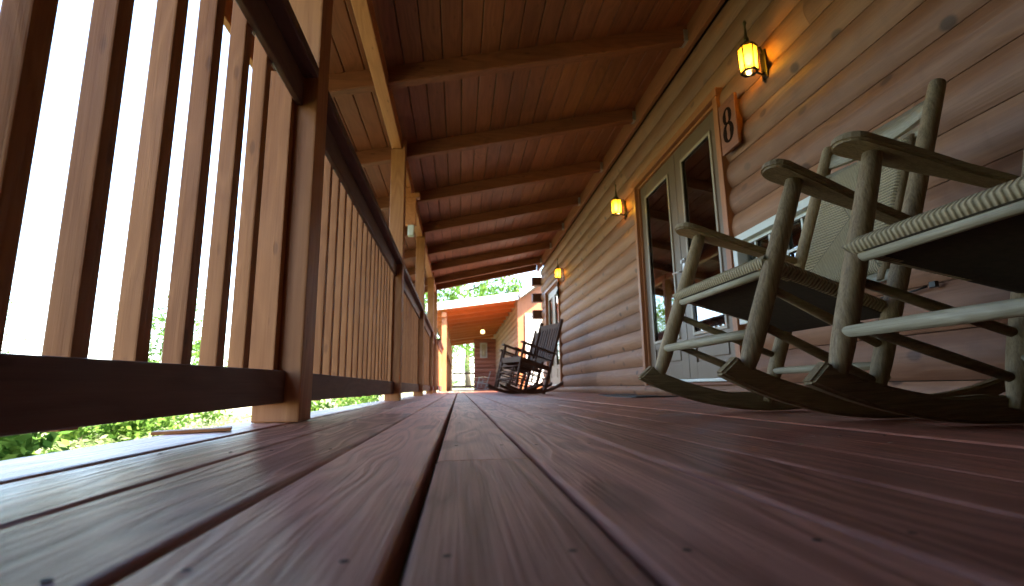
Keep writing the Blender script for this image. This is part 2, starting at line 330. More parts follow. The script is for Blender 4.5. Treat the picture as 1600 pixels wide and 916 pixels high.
b.build('ground', 'ground', kind='structure')

# deck: boards with rounded edges, worn gaps, butt joints
deck_seams = [(-.712, 0), (-.53, .015), (-.352, .005), (-.190, .011), (-.0365, .011), (.107, .007), (.268, .004), (.412, .004), (.557, .004)]
x = .557
while x < 1.90: x += .1445; deck_seams.append((x, .003))
b = MB()
def board(bm_, x0, x1, y0, y1, z=0.0, th=.036, r=.0065):
    prof = [(x0, z-th), (x1, z-th), (x1, z-r)]
    prof += [(x1-r+r*math.cos(t), z-r+r*math.sin(t)) for t in (R(30), R(60))] + [(x1-r, z)]
    prof += [(x0+r, z)] + [(x0+r+r*math.cos(t), z-r+r*math.sin(t)) for t in (R(120), R(150))] + [(x0, z-r)]
    bm_.prism(prof, y0, y1, 'Y', smooth=False)
random.seed(3)
screws = []
for i in range(len(deck_seams)-1):
    xa, ga = deck_seams[i]; xb, gb = deck_seams[i+1]
    x0, x1 = xa+ga/2, xb-gb/2
    cuts = [-6.0]
    y = {4: .757, 3: 2.9, 5: 3.4, 6: 1.95}.get(i, random.uniform(1.5, 4.0))
    if i == 4: cuts.append(-2.0)
    while y < 12.2: cuts.append(y); y += random.choice([2.44, 3.66, 3.05])
    cuts.append(12.3)
    dz = random.uniform(-.0012, .0012)
    if i == 4: dz = 0
    for k in range(len(cuts)-1):
        e_ = .0035 if i == 4 else .0015
        board(b, x0, x1, cuts[k]+e_, cuts[k+1]-e_, z=dz + random.uniform(-.0006, .0006))
    y = .335
    while y < 12:
        if random.random() < .25: y += .61; continue
        for sx in (x0+.028, x1-.03):
            screws.append((sx+random.uniform(-.006, .006), y+random.uniform(-.008, .008), dz))
        y += .61
b.build('deck', 'deck', kind='structure')
b = MB()
for sx, sy, dz in screws:
    if sy > 5: continue
    b.tube([(sx, sy, dz-.004), (sx, sy, dz+.0006)], .0030, seg=8)
b.box((-.030, .7538, -.02), (.1028, .7602, -.0012), rnd=.1)
b.box((.1113, 3.3975, -.02), (.265, 3.4025, -.0008), rnd=.1); b.box((.415, 1.948, -.02), (.554, 1.952, -.0008), rnd=.1)
scr = b.build('deck_screws', 'screw', kind='structure')
b = MB()
for y in [-5.5+.406*k for k in range(44)]: b.box((-.69, y, -.22), (1.93, y+.04, -.042), rnd=.5)
b.box((-.66, -6, -.25), (-.62, 12.28, -.05)); 
b.build('deck_joists', 'joist', kind='structure')
# deck of the further wing, out in the sun
b = MB()
x = -.72
while x < 2.2:
    board(b, x, x+.140, 12.34, 19.0); board(b, x, x+.140, 19.004, 28.6); x += .145
b.build('far_deck', 'deck', kind='structure')

# ================================================================== LOG CABIN
WX = 1.93
def ceil_z(x): return 2.64 + .211*x
cabin = empty('log_cabin', (WX, 3, 0), label='long reddish log sided cabin along the right with sloping porch roof and glass doors', category='log cabin')
def inv(o): # keep world coordinates for meshes parented to the cabin
    o.matrix_parent_inverse = Matrix.Translation(-Vector(o.parent.location)) if o.parent.parent is None else Matrix.Identity(4)
    return o
def fix(o, root):
    o.parent = root; o.matrix_parent_inverse = Matrix.Translation(-Vector(root.location)); return o
D1 = (3.27, 5.12, .10, 2.25); D2 = (9.45, 10.95, .10, 2.16); W1 = (2.22, 3.25, .49, 1.09)
edges = [0.0] + [.101+.1945*k for k in range(0, 15)]
b = MB(); random.seed(11)
def log_course(bm_, z0, z1, y0, y1, bulge=.036, x=WX):
    n = 13; prof = []
    for i in range(n+1):
        t = i/n; prof.append((x - bulge*math.sin(math.pi*min(1, max(0, (t*.94+.03))))**.8, z0+.002+(z1-z0-.004)*t))
    prof += [(x+.03, z1-.002), (x+.03, z0+.002)]
    bm_.prism(prof, y0, y1, 'Y', smooth=False)
for k in range(len(edges)-1):
    z0, z1 = edges[k], edges[k+1]; zc = (z0+z1)/2
    if z0 > 2.8: continue
    blocks = [(-6, 11.62)]
    for (ya, yb, za, zb) in (D1, D2, W1):
        if za < zc < zb:
            nb = []
            for (p, q) in blocks:
                if yb <= p or ya >= q: nb.append((p, q)); continue
                if ya > p: nb.append((p, ya+.01))
                if yb < q: nb.append((yb-.01, q))
            blocks = nb
    for (p, q) in blocks:
        y = p
        while y < q:
            L = random.uniform(1.6, 3.8); e = min(q, y+L)
            if q-e < .5: e = q
            log_course(b, z0, z1, y+.0008, e-.0008, bulge=.036 if k else .026); y = e
wall = b.build('log_wall', 'log'); fix(wall, cabin)
# corner log ends crossing at the far corner
for (z0, z1) in ((2.44, 2.64), (2.05, 2.25), (1.66, 1.86), (1.27, 1.47), (.88, 1.08), (.49, .69), (.10, .30)):
    b = MB(); b.box((1.70 if z0 > 1.5 else 1.90, 11.64, z0), (2.2, 11.84, z1), bev=.02); o = b.build('corner_log', 'rail'); fix(o, cabin)
# house shell behind the siding
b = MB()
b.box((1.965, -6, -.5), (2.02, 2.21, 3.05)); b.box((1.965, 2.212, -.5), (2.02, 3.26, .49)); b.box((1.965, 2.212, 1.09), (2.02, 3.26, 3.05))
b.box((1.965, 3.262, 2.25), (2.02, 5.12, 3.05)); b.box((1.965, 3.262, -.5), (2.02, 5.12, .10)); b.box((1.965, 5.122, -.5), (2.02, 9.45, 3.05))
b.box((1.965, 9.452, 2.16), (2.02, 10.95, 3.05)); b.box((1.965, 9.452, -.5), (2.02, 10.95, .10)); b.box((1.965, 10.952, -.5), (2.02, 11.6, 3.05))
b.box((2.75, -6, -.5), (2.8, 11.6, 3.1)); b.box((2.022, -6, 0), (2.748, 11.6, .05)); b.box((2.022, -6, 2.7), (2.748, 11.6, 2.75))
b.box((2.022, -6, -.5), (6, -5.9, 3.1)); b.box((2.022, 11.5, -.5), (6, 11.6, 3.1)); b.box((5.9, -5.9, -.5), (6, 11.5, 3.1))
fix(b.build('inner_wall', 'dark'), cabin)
# end wall of the cabin (logs) facing the far wing
b = MB()
for k in range(len(edges)-1):
    prof = [(11.60, edges[k]+.002), (11.64, edges[k]+.03), (11.65, (edges[k]+edges[k+1])/2), (11.64, edges[k+1]-.03), (11.60, edges[k+1]-.002)]
    b.prism(prof, 2.0, 6.0, 'X')
fix(b.build('end_wall', 'log'), cabin)
b = MB()
b.box((WX-.058, -6, 2.83), (WX-.02, 12.0, 3.04), bev=.003)
fix(b.build('frieze_board', 'frieze'), cabin)

# unseen end and side walls behind the viewpoint, added to darken the near porch
b = MB()
for k in range(15):
    z0 = .2*k; prof = [(-1.90, z0+.002), (-1.86, z0+.03), (-1.85, z0+.1), (-1.86, z0+.17), (-1.90, z0+.198), (-2.0, z0+.198), (-2.0, z0+.002)]
    if z0 > 2.3: continue
    b.prism(prof, -.62, 1.88, 'X')
    prof = [(x_+1.25, z_) for x_, z_ in ((-1.90, z0+.002), (-1.86, z0+.03), (-1.85, z0+.1), (-1.86, z0+.17), (-1.90, z0+.198), (-1.96, z0+.198), (-1.96, z0+.002))]
    b.prism(prof, -1.84, .56, 'Y')
fix(b.build('porch_end_wall', 'log'), cabin)
# porch roof
roof = empty('porch_roof'); fix(roof, cabin); roof.matrix_parent_inverse = Matrix.Identity(4); roof.location = (0, 0, 0)
roof.matrix_parent_inverse = Matrix.Translation(-Vector(cabin.location))
YR = (-6.0, 12.1)
slope = math.atan(.211)
b = MB(); random.seed(5)
x = -1.30
while x < 2.2:
    x1 = x+.140
    z0, z1 = ceil_z(x), ceil_z(x1)
    prof = [(x, z0+.003), (x+.004, ceil_z(x+.004)-.001), (x1-.004, ceil_z(x1-.004)-.001), (x1, z1+.003), (x1, z1+.02), (x, z0+.02)]
    y = YR[0]
    while y < YR[1]:
        e = min(YR[1], y+random.uniform(2.4, 4.9)); e = YR[1] if YR[1]-e < .6 else e
        b.prism(prof, y, e, 'Y'); y = e
    x += .1465
ceil = b.build('ceiling_boards', 'ceil', roof)
b = MB()
b.prism([(-1.36, ceil_z(-1.36)+.024), (6.3, ceil_z(6.3)+.024), (6.3, ceil_z(6.3)+.16), (-1.36, ceil_z(-1.36)+.16)], YR[0]-.3, YR[1]+.05, 'Y')
b.build('roof_deck', 'shingle', roof)
b = MB(); b.box((-1.37, YR[0]-.3, ceil_z(-1.33)-.16), (-1.33, YR[1]+.05, ceil_z(-1.33)+.17), bev=.004); b.build('fascia', 'header', roof)
yr = [3.65-1.25*k for k in range(7, -1, -1)] + [3.65+1.255*k for k in range(1, 7)] + [12.05]
sc = 1.015
for yy in yr:
    b = MB(); ye = yy*sc if yy < 11.9 else 12.08
    prof = [(-1.32, ceil_z(-1.32)-.13), (1.868, ceil_z(1.868)-.142), (1.868, ceil_z(1.868)-.002), (-1.32, ceil_z(-1.32)-.002)]
    # profile is X,Z extruded along Y, softened bottom edges
    c = .008
    bot = [(-1.32, ceil_z(-1.32)-.142+c), (1.868, ceil_z(1.868)-.142+c)]
    y0, y1 = ye-.09, ye
    t = bmesh.new()
    rows = []
    for xx in (-1.32, 1.868):
        zt, zb = ceil_z(xx)-.002, ceil_z(xx)-.142
        rows.append([t.verts.new((xx, y0, zt)), t.verts.new((xx, y0, zb+c)), t.verts.new((xx, y0+c, zb)), t.verts.new((xx, y1-c, zb)), t.verts.new((xx, y1, zb+c)), t.verts.new((xx, y1, zt))])
    for i in range(5): t.faces.new((rows[0][i], rows[0][i+1], rows[1][i+1], rows[1][i]))
    t.faces.new(rows[0]); t.faces.new(rows[1][::-1])
    b.merge(t, random.random())
    b.build('rafter', 'rafter', roof)
    if -1 < yy < 12:
        b = MB(); zb = ceil_z(1.868)-.142
        b.box((1.835, ye-.093, zb-.003), (1.871, ye-.0905, zb+.10)); b.box((1.835, ye+.0005, zb-.003), (1.871, ye+.003, zb+.10)); b.box((1.835, ye-.0904, zb-.0045), (1.871, ye, zb-.0005))
        b.build('joist_hanger', 'steel', roof)
b = MB(); 
for (ya, yb) in ((-6, 1.81), (1.812, 7.3), (7.302, 12.06)): b.box((-.635, ya, 2.325), (-.54, yb, 2.46), bev=.006)
b.build('header_beam', 'header', roof)

PY = [-4.10, -1.18, 1.745, 4.58, 7.46, 10.34, 11.95]
for y in PY:
    b = MB(); r0 = random.random()
    x0, x1 = (-.655 if y < 3 else -.636), -.508
    b.box((x0, y, .001), (x1, y+.14, 2.322), bev=.006, rnd=r0)
    b.box((-.537, y+.001, 2.3225), (x1, y+.139, 2.44), bev=.004, rnd=r0)
    o = b.build('porch_post', 'post'); fix(o, cabin)

# ---------------- doors
def french_door(D, split, lab, slats=True, dark_leaf='doorpaint'):
    ya, yb, za, zb = D
    d = empty('glass_door', (1.93, (ya+yb)/2, za)); d.parent = cabin; d.matrix_parent_inverse = Matrix.Translation(-Vector(cabin.location))
    def pt(b_, name, m):
        o = b_.build(name, m); o.parent = d; o.matrix_parent_inverse = Matrix.Translation(-Vector(d.location)); return o
    b = MB(); T = .062; xo, xi = 1.868, 1.985
    b.box((xo, ya, za), (xi, ya+T, zb-T), bev=.004); b.box((xo, yb-T, za), (xi, yb, zb-T), bev=.004); b.box((xo-.004, ya-.006, zb-T+.001), (xi, yb+.006, zb), bev=.004)
    b.box((1.905, ya+T, za+.04), (xi, ya+T+.02, zb-T-.001), bev=.002); b.box((1.905, yb-T-.02, za+.04), (xi, yb-T, zb-T-.001), bev=.002); b.box((1.905, ya+T+.021, zb-T-.021), (xi, yb-T-.021, zb-T-.001), bev=.002)
    pt(b, 'door_frame', 'trim')
    b = MB(); b.box((1.865, ya+T+.001, za+.022), (1.99, yb-T-.001, za+.045), bev=.004); pt(b, 'threshold', 'white')
    b = MB(); b.box((1.895, ya+.002, za-.002), (1.96, yb-.002, za+.0195), bev=.003); pt(b, 'sill_board', 'frieze')
    xf, xb = 1.925, 1.968
    zl, zh = za+.048, zb-T-.024
    leaves = ((ya+T+.024, split-.004), (split+.004, yb-T-.024))
    for q, (p0, p1) in enumerate(leaves):
        st = .135; gz0, gz1 = .50, zh-.14
        b = MB(); r_ = random.random()
        b.box((xf, p0, zl), (xb, p0+st, zh), bev=.003, rnd=r_); b.box((xf, p1-st, zl), (xb, p1, zh), bev=.003, rnd=r_)
        b.box((xf+.0005, p0+st+.0005, gz1), (xb, p1-st-.0005, zh), bev=.003, rnd=r_); b.box((xf+.0005, p0+st+.0005, zl), (xb, p1-st-.0005, gz0-.22), bev=.003, rnd=r_)
        b.box((xf+.0005, p0+st+.0005, gz0-.06), (xb, p1-st-.0005, gz0), bev=.003, rnd=r_)
        b.box((xf+.014, p0+st, gz0-.2198), (xb, p1-st, gz0-.0602), bev=.003, rnd=r_); b.box((xf+.004, p0+st+.03, gz0-.19), (xb-.01, p1-st-.03, gz0-.09), bev=.006, rnd=r_)
        pt(b, 'door_leaf', dark_leaf)
        b = MB(); m = .022
        b.box((xf-.012, p0+st-.004, gz0-.004), (xf-.0005, p0+st+m, gz1+.004), bev=.003); b.box((xf-.012, p1-st-m, gz0-.004), (xf-.0005, p1-st+.004, gz1+.004), bev=.003)
        b.box((xf-.012, p0+st+m+.0005, gz1-m), (xf-.0005, p1-st-m-.0005, gz1+.004), bev=.003); b.box((xf-.012, p0+st+m+.0005, gz0-.004), (xf-.0005, p1-st-m-.0005, gz0+m), bev=.003)
        pt(b, 'glass_bead', 'door2')
        b = MB(); b.box((xf+.008, p0+st, gz0), (xf+.013, p1-st, gz1)); pt(b, 'pane', 'glass')
        if slats:
            b = MB(); z = gz0+.02
            mt = None
            while z < gz1-.02:
                b.box((-.022, p0+st+.012, -.0007), (.022, p1-st-.012, .0007), mat=Matrix.Translation((xf+.055, 0, z)) @ Matrix.Rotation(R(-62), 4, 'Y'), rnd=.5); z += .036
            o = pt(b, 'blind', 'blind')
    b = MB(); yh = split-.055
    b.box((xf-.014, yh-.022, .97), (xf-.0005, yh+.022, 1.17), bev=.006)
    b.tube([(xf-.012, yh, 1.05), (xf-.055, yh, 1.05), (xf-.062, yh+.02, 1.05), (xf-.062, yh+.11, 1.055)], [.009, .009, .009, .008], seg=10)
    b.tube([(xf-.014, yh, 1.14), (xf-.03, yh, 1.14)], .016, seg=12)
    pt(b, 'door_handle', 'handle')
    return d
french_door(D1, 4.17, None)
french_door(D2, 10.2, None, dark_leaf='door2')

# ---------------- white grid window behind the chairs
ya, yb, za, zb = W1
wn = empty('grid_window', (1.93, (ya+yb)/2, za)); wn.parent = cabin; wn.matrix_parent_inverse = Matrix.Translation(-Vector(cabin.location))
def wp(b_, name, m):
    o = b_.build(name, m); o.parent = wn; o.matrix_parent_inverse = Matrix.Translation(-Vector(wn.location)); return o
b = MB(); T = .05
b.box((1.872, ya, zb-T), (1.97, yb, zb), bev=.005); b.box((1.872, ya, za), (1.97, yb, za+T), bev=.005)
b.box((1.873, ya, za+T+.0005), (1.97, ya+T, zb-T-.0005), bev=.005); b.box((1.873, yb-T, za+T+.0005), (1.97, yb, zb-T-.0005), bev=.005)
wp(b, 'window_frame', 'white')
b = MB()
yy = yb-T-.135
while yy > ya+T+.03: b.box((1.925, yy-.008, za+T), (1.938, yy+.008, zb-T), bev=.002); yy -= .155
for z in (.69, .86): b.box((1.9245, ya+T, z-.008), (1.9385, yb-T, z+.008), bev=.002)
b.box((1.915, ya+T, zb-T-.022), (1.94, yb-T, zb-T-.0005), bev=.002)
wp(b, 'muntins', 'white')
b = MB(); b.box((1.945, ya+T, za+T), (1.95, yb-T, zb-T)); wp(b, 'pane', 'glass')

# ================================================================== RAILINGS
def make_railing(y0, y1, label, x_off=0.0, tilt=0.0):
    t = empty('porch_railing', (-.56+x_off, y0, 0), label=label, category='railing', group='railing sections between porch posts')
    L = y1-y0; dx = .56
    sag = -tilt
    def zz(y): return sag*(1-y/L)
    def rail(name, xa, xb, za, zb, mat):
        b = MB(); b.box((xa+dx, .001, za), (xb+dx, L-.001, zb), bev=.005)
        for v in b.bm.verts: v.co.z += zz(v.co.y)
        return b.build(name, mat, t)
    rail('bottom_rail', -.579, -.556, .063, .165, 'rail')
    rail('top_rail', -.579, -.556, 1.098, 1.2055, 'rail')
    rail('cap_rail', -.650, -.507, 1.207, 1.250, 'rail')
    n = int((L-.28)/.1575)+1; 
    b = MB(); b.box((-.085, -.02, .061), (0, .02, 1.2055), bev=.0035); o = b.build('end_baluster', 'balus', t); o.location = (-.0215, L-.022, 0)
    first = None
    for k in range(n):
        y = L - .077 - (k+1)*.1575
        if first is None:
            b = MB(); b.box((-.0415, -.02, .061), (0, .02, 1.2055), bev=.0035); first = b.build('baluster', 'balus', t); o = first
        else:
            o = first.copy(); COL.objects.link(o); o.parent = t
        o.location = (-.0215, y-.02, random.uniform(-.004, .004)+zz(y))
        o.rotation_euler = (random.uniform(-.004, .004), 0, random.uniform(-.02, .02))
    return t
random.seed(21)
labs = ['near brown railing section in front of the first post',
        'railing section between the first and second porch posts, many close slats',
        'railing section between the second and third porch posts',
        'narrow looking railing section between the third and fourth porch posts',
        'short last railing section before the end of the near porch']
make_railing(PY[0]+.14, PY[1], 'railing section beyond the left edge, behind the viewpoint')if False else None
make_railing(PY[1]+.14, PY[2], labs[0], tilt=.036)
for i in range(3, 7): make_railing(PY[i-1]+.14, PY[i], labs[i-2])

# ================================================================== LANTERNS
def make_lantern(label, loc, power):
    t = empty('wall_lantern', loc, label=label, category='lantern', group='amber glass lanterns along the cabin wall')
    r = .058; h = .165; n = 6
    P = lambda a, rr, z: (rr*math.cos(a), rr*math.sin(a), z)
    A = [math.pi/6+k*math.pi/3 for k in range(n)]
    b = MB()
    for a in A: b.tube([P(a, r*.88, 0), P(a, r, h)], .0042, seg=6)
    for z, rr in ((0, r*.88), (h, r)):
        for k in range(n): b.tube([P(A[k], rr, z), P(A[(k+1)%n], rr, z)], .0055, seg=6)
    # bottom plate with a round opening
    R1, R2 = r*.90, r*.62
    for k in range(24):
        a0, a1 = 2*math.pi*k/24, 2*math.pi*(k+1)/24
        def hexr(a):
            q = (a-math.pi/6) % (math.pi/3) - math.pi/6; return R1*math.cos(math.pi/6)/math.cos(q)
        for zz_ in (-.003, .002):
            vs = [b.bm.verts.new(P(a, rr, zz_)) for a, rr in ((a0, hexr(a0)), (a1, hexr(a1)), (a1, R2), (a0, R2))]
            b.bm.faces.new(vs)
    b.build('lantern_frame', 'black', t, recalc=False)
    b = MB()
    for k in range(n):
        a, c = A[k], A[(k+1) % n]
        f = b.bm.faces.new([b.bm.verts.new(P(*q)) for q in ((a, r*.86, .004), (c, r*.86, .004), (c, r*.97, h-.004), (a, r*.97, h-.004))])
    o = b.build('lantern_glass', 'amber', t, recalc=False)
    b = MB(); b.tube([(0, 0, h), (0, 0, h+.012), (0, 0, h+.03), (0, 0, h+.05)], [r*1.02, r*.8, .024, .013], seg=18)
    b.tube([(0, 0, h+.045), (0, 0, h+.06), (0, 0, h+.075), (0, 0, h+.16), (0, 0, h+.168), (0, 0, h+.18), (0, 0, h+.195)], [.013, .017, .0095, .006, .0105, .0115, .003], seg=12)
    b.build('finial', 'bronze', t)
    b = MB(); b.tube([(0, 0, .055), (0, 0, .075), (0, 0, .10), (0, 0, .118), (0, 0, .128)], [.012, .021, .024, .015, .004], seg=14); b.build('bulb', 'bulb', t)
    b = MB(); wx = .095
    b.box((wx, -.028, -.045), (wx+.014, .028, .15), bev=.005)
    b.tube([(r*.9, 0, h-.005), (wx*.9, 0, h+.012), (wx+.004, 0, h-.03)], .007, seg=8); b.tube([(r*.8, 0, .0), (wx*.85, 0, -.012), (wx+.004, 0, .01)], .007, seg=8)
    b.tube([(wx+.004, 0, -.04), (wx-.004, 0, -.055), (wx+.002, 0, -.068)], [.007, .008, .003], seg=8)
    b.build('bracket', 'black', t)
    ld = bpy.data.lights.new('lantern_light', 'POINT'); lo = bpy.data.objects.new('lantern_light', ld); COL.objects.link(lo); lo.parent = t; lo.location = (0, 0, .045)
    ld.energy = power*.48; ld.color = (1.0, .80, .28); ld.shadow_soft_size = .012
    return t
make_lantern('nearest lit amber lantern on the cabin wall, right above the numbered plaque', (1.79, 2.72, 2.005), .34)
make_lantern('lit amber lantern left of the near double door', (1.79, 5.45, 2.03), .34)
make_lantern('farthest lit amber lantern beside the far glass door', (1.79, 9.0, 2.05), .34)

# black iron hook hanging below the far lantern
b = MB(); b.tube([(1.885, 9.42, 2.07), (1.86, 9.42, 2.02), (1.875, 9.42, 1.93), (1.85, 9.42, 1.86), (1.87, 9.42, 1.79), (1.86, 9.42, 1.735)], [.012, .02, .013, .028, .022, .008], seg=10)
b.build('wall_hook', 'black', label='black iron ornament on the wall below the farthest lantern', category='hook')

# number plaque
pl = empty('number_plaque', (1.862, 3.118, 1.87), label='small vertical wooden plaque with carved number on the logs beside the near door', category='sign')
b = MB(); b.box((-.012, -.105, -.185), (.012, .105, .185), bev=.004); b.box((.012, -.08, -.15), (.05, .08, .15)); b.build('plaque_board', 'frieze', pl)
b = MB()
def ring8(cy, cz, ry, rz, wt, ws):
    n = 36; out = []; inn = []
    for k in range(n):
        a = 2*math.pi*k/n; c, s_ = math.cos(a), math.sin(a)
        th = ws + (wt-ws)*abs(c)**1.5
        out.append((cy+ry*c, cz+rz*s_)); inn.append((cy+(ry-th)*c, cz+(rz-th*.8)*s_))
    for k in range(n):
        j = (k+1) % n
        for xx in (-.0145,):
            b.bm.faces.new([b.bm.verts.new((xx, y_, z_)) for y_, z_ in (out[k], out[j], inn[j], inn[k])])
        b.bm.faces.new([b.bm.verts.new(v) for v in ((-.0145, *out[k]), (-.0145, *out[j]), (-.0118, *out[j]), (-.0118, *out[k]))])
        b.bm.faces.new([b.bm.verts.new(v) for v in ((-.0145, *inn[k]), (-.0145, *inn[j]), (-.0118, *inn[j]), (-.0118, *inn[k]))])
ring8(0, .064, .056, .062, .040, .018); ring8(0, -.054, .068, .074, .048, .020)
b.build('number', 'carve', pl, recalc=False)

# ================================================================== RUSH ROCKING CHAIR
CX0 = 1.16
def make_rocker(label, loc, rot):
    t = empty('rocking_chair', loc, rot, label=label, category='rocking chair', group='weathered rush seated rocking chairs')
    F, B_ = .275, .235      # half widths at front, back
    X = lambda x: x-CX0
    r0 = 1.10
    for s in (-1, 1):
        # rocker: curved blade following a circle
        b = MB(); n = 28; pts = []
        def yat(x): 
            f = (x+.50)/.98; return s*(F*(1-f)+B_*f)
        rows = []
        for i in range(n+1):
            x = -.505+.98*i/n; zb = r0-math.sqrt(r0*r0-x*x); hh = .058
            if i > n*.62: hh = .058-.022*(i/n-.62)/.38
            if x > -.17 and x < .0: hh += .010*math.sin((x+.17)/.17*math.pi)
            nx, nz = -x/r0, math.sqrt(1-(x/r0)**2)
            tx = -.028 if i == 0 else 0
            y = yat(x); wd = .019
            rows.append([Vector((x+0, y-wd, zb+.003)), Vector((x, y+wd, zb+.003)), Vector((x+nx*-hh*0+x*0+nx*hh+(.03 if i == 0 else 0), y+wd, zb+nz*hh)), Vector((x+nx*hh+(.03 if i == 0 else 0), y-wd, zb+nz*hh))])
        vr = [[b.bm.verts.new(p) for p in rw] for rw in rows]
        for i in range(n):
            for k in range(4): b.bm.faces.new((vr[i][k], vr[i][(k+1)%4], vr[i+1][(k+1)%4], vr[i+1][k]))
        b.bm.faces.new(vr[0]); b.bm.faces.new(vr[-1][::-1])
        bmesh.ops.recalc_face_normals(b.bm, faces=b.bm.faces)
        bmesh.ops.bevel(b.bm, geom=[e for e in b.bm.edges if e.calc_face_angle(0) > .6], offset=.007, segments=3, affect='EDGES', clamp_overlap=True)
        b.build('rocker', 'rocker', t)
        # front leg, turned
        b = MB(); p0 = Vector((X(.73), s*F, .112)); p1 = Vector((X(.95), s*F, .690))
        prof = [(0, .014), (.03, .015), (.05, .019), (.10, .023), (.16, .0255), (.30, .026), (.55, .0252), (.8, .024), (1, .022)]
        b.tube([p0.lerp(p1, q) for q, _ in prof], [r_ for _, r_ in prof], seg=18); b.build('front_leg', 'chair', t)
        # back post
        b = MB(); p0 = Vector((X(1.125), s*B_, .035)); p1 = Vector((X(1.515), s*B_, 1.04))
        prof = [(0, .015), (.02, .017), (.06, .022), (.12, .0255), (.5, .0262), (.85, .025), (.985, .0238), (.995, .0215), (1, .015)]
        b.tube([p0.lerp(p1, q) for q, _ in prof], [r_ for _, r_ in prof], seg=18); b.build('back_post', 'chair', t)
        # arm
        b = MB(); n = 12; top = []
        a0 = Vector((X(.865), s*(F+.004), .700)); a1 = Vector((X(1.305), s*(B_+.012), .560)); d = (a1-a0)
        L = d.length; d.normalize(); lat = Vector((0, 1, 0)); nn = d.cross(lat).normalized(); 
        if nn.z < 0: nn = -nn
        outl = []
        W0, W1_ = .048, .026
        for k in range(9):
            a = R(90+180*k/8); outl.append((.03+.046*math.cos(a), W0*math.sin(a)))
        outl += [(.16, -.040), (.30, -.028), (L, -W1_), (L, W1_), (.30, .030), (.16, .042)]
        up_, dn = [], []
        for (u, v) in outl:
            p = a0 + d*u + lat*v; crown = .002
            up_.append(b.bm.verts.new(p+nn*.013)); dn.append(b.bm.verts.new(p-nn*.013))
        b.bm.faces.new(up_); b.bm.faces.new(dn[::-1]); m_ = len(outl)
        for k in range(m_): b.bm.faces.new((up_[k], dn[k], dn[(k+1)%m_], up_[(k+1)%m_]))
        bmesh.ops.recalc_face_normals(b.bm, faces=b.bm.faces)
        bmesh.ops.bevel(b.bm, geom=[e for e in b.bm.edges if abs(e.calc_face_angle(0)) > 1.2], offset=.006, segments=3, affect='EDGES')
        b.build('arm', 'chairX', t)
        for (za, zb) in ((.345, .200), (.245, .100)):
            b = MB(); pa = Vector((X(.845 if za > .3 else .81), s*F, za)); pb = Vector((X(1.178 if zb > .15 else 1.145), s*B_, zb))
            b.tube([pa, pa.lerp(pb, .5), pb], [.0115, .0135, .0115], seg=12); b.build('side_stretcher', 'rocker', t)
    # front + rear stretchers
    b = MB(); b.tube([(X(.768), -F, .232), (X(.768), 0, .232), (X(.768), F, .232)], [.013, .0155, .013], seg=14); b.build('front_stretcher', 'chairY', t)
    b = MB(); b.tube([(X(.838), -F, .402), (X(.838), F, .402)], .0125, seg=14); b.build('front_stretcher', 'chairY', t)
    b = MB(); b.tube([(X(1.16), -B_, .145), (X(1.16), 0, .145), (X(1.16), B_, .145)], [.011, .013, .011], seg=12); b.build('rear_stretcher', 'chairY', t)
    # rush seat: pillow of cords round the four rails
    def rush(name, corners, th, nrm, cords):
        """corners: front-left, front-right, back-right, back-left"""
        b = MB(); uvl = b.bm.loops.layers.uv.new("UVMap"); n = 36
        c = [Vector(q) for q in corners]
        def P(u, v, sgn):
            p = c[0].lerp(c[1], u).lerp(c[3].lerp(c[2], u), v)
            e = min(u, 1-u, v, 1-v)
            fall = math.sqrt(max(0, 1-(1-min(1, e/.045))**2))
            return p + nrm*(sgn*th*(.12+.88*fall)*(1-.28*min(1, e*2.2)))
        vt = [[b.bm.verts.new(P(i/n, j/n, 1)) for j in range(n+1)] for i in range(n+1)]
        def warp(k): return k
        vb = [[(b.bm.verts.new(P(i/n, j/n, -1))) for j in range(n+1)] for i in range(n+1)]
        def quad(vs, uvs):
            f = b.bm.faces.new(vs); f.smooth = True
            for lp, uv_ in zip(f.loops, uvs): lp[uvl].uv = uv_
        for i in range(n):
            for j in range(n):
                uvs = [(i/n, j/n), ((i+1)/n, j/n), ((i+1)/n, (j+1)/n), (i/n, (j+1)/n)]
                quad((vt[i][j], vt[i+1][j], vt[i+1][j+1], vt[i][j+1]), uvs)
                quad((vb[i][j+1], vb[i+1][j+1], vb[i+1][j], vb[i][j]), [uvs[3], uvs[2], uvs[1], uvs[0]])
        for i in range(n):
            for (j, sw) in ((0, 1), (n, 0)):
                uvs = [(i/n, j/n), ((i+1)/n, j/n), ((i+1)/n, j/n), (i/n, j/n)]
                quad((vt[i][j], vt[i+1][j], vb[i+1][j], vb[i][j]), uvs)
                uvs = [(j/n, i/n), (j/n, (i+1)/n), (j/n, (i+1)/n), (j/n, i/n)]
                quad((vt[j][i], vt[j][i+1], vb[j][i+1], vb[j][i]), uvs)
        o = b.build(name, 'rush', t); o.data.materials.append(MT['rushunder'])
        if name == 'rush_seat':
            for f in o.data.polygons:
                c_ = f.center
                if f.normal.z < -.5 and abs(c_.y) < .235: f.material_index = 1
        return o
    cs = [(X(.815), -F-.008, .434), (X(.815), F+.008, .434), (X(1.245), B_+.006, .300), (X(1.245), -B_-.006, .300)]
    nrm = (Vector(cs[1])-Vector(cs[0])).cross(Vector(cs[2])-Vector(cs[1])).normalized(); nrm = nrm if nrm.z > 0 else -nrm
    rush('rush_seat', cs, .021, nrm, 60)
    # back: crest slat, lower slats, woven panel on two sticks
    dv = Vector((.39, 0, 1.005)).normalized(); nb = Vector((1, 0, -.388)).normalized()
    P0 = Vector((X(1.125), 0, .035)); bp = lambda z: P0 + dv*((z-.035)/dv.z)
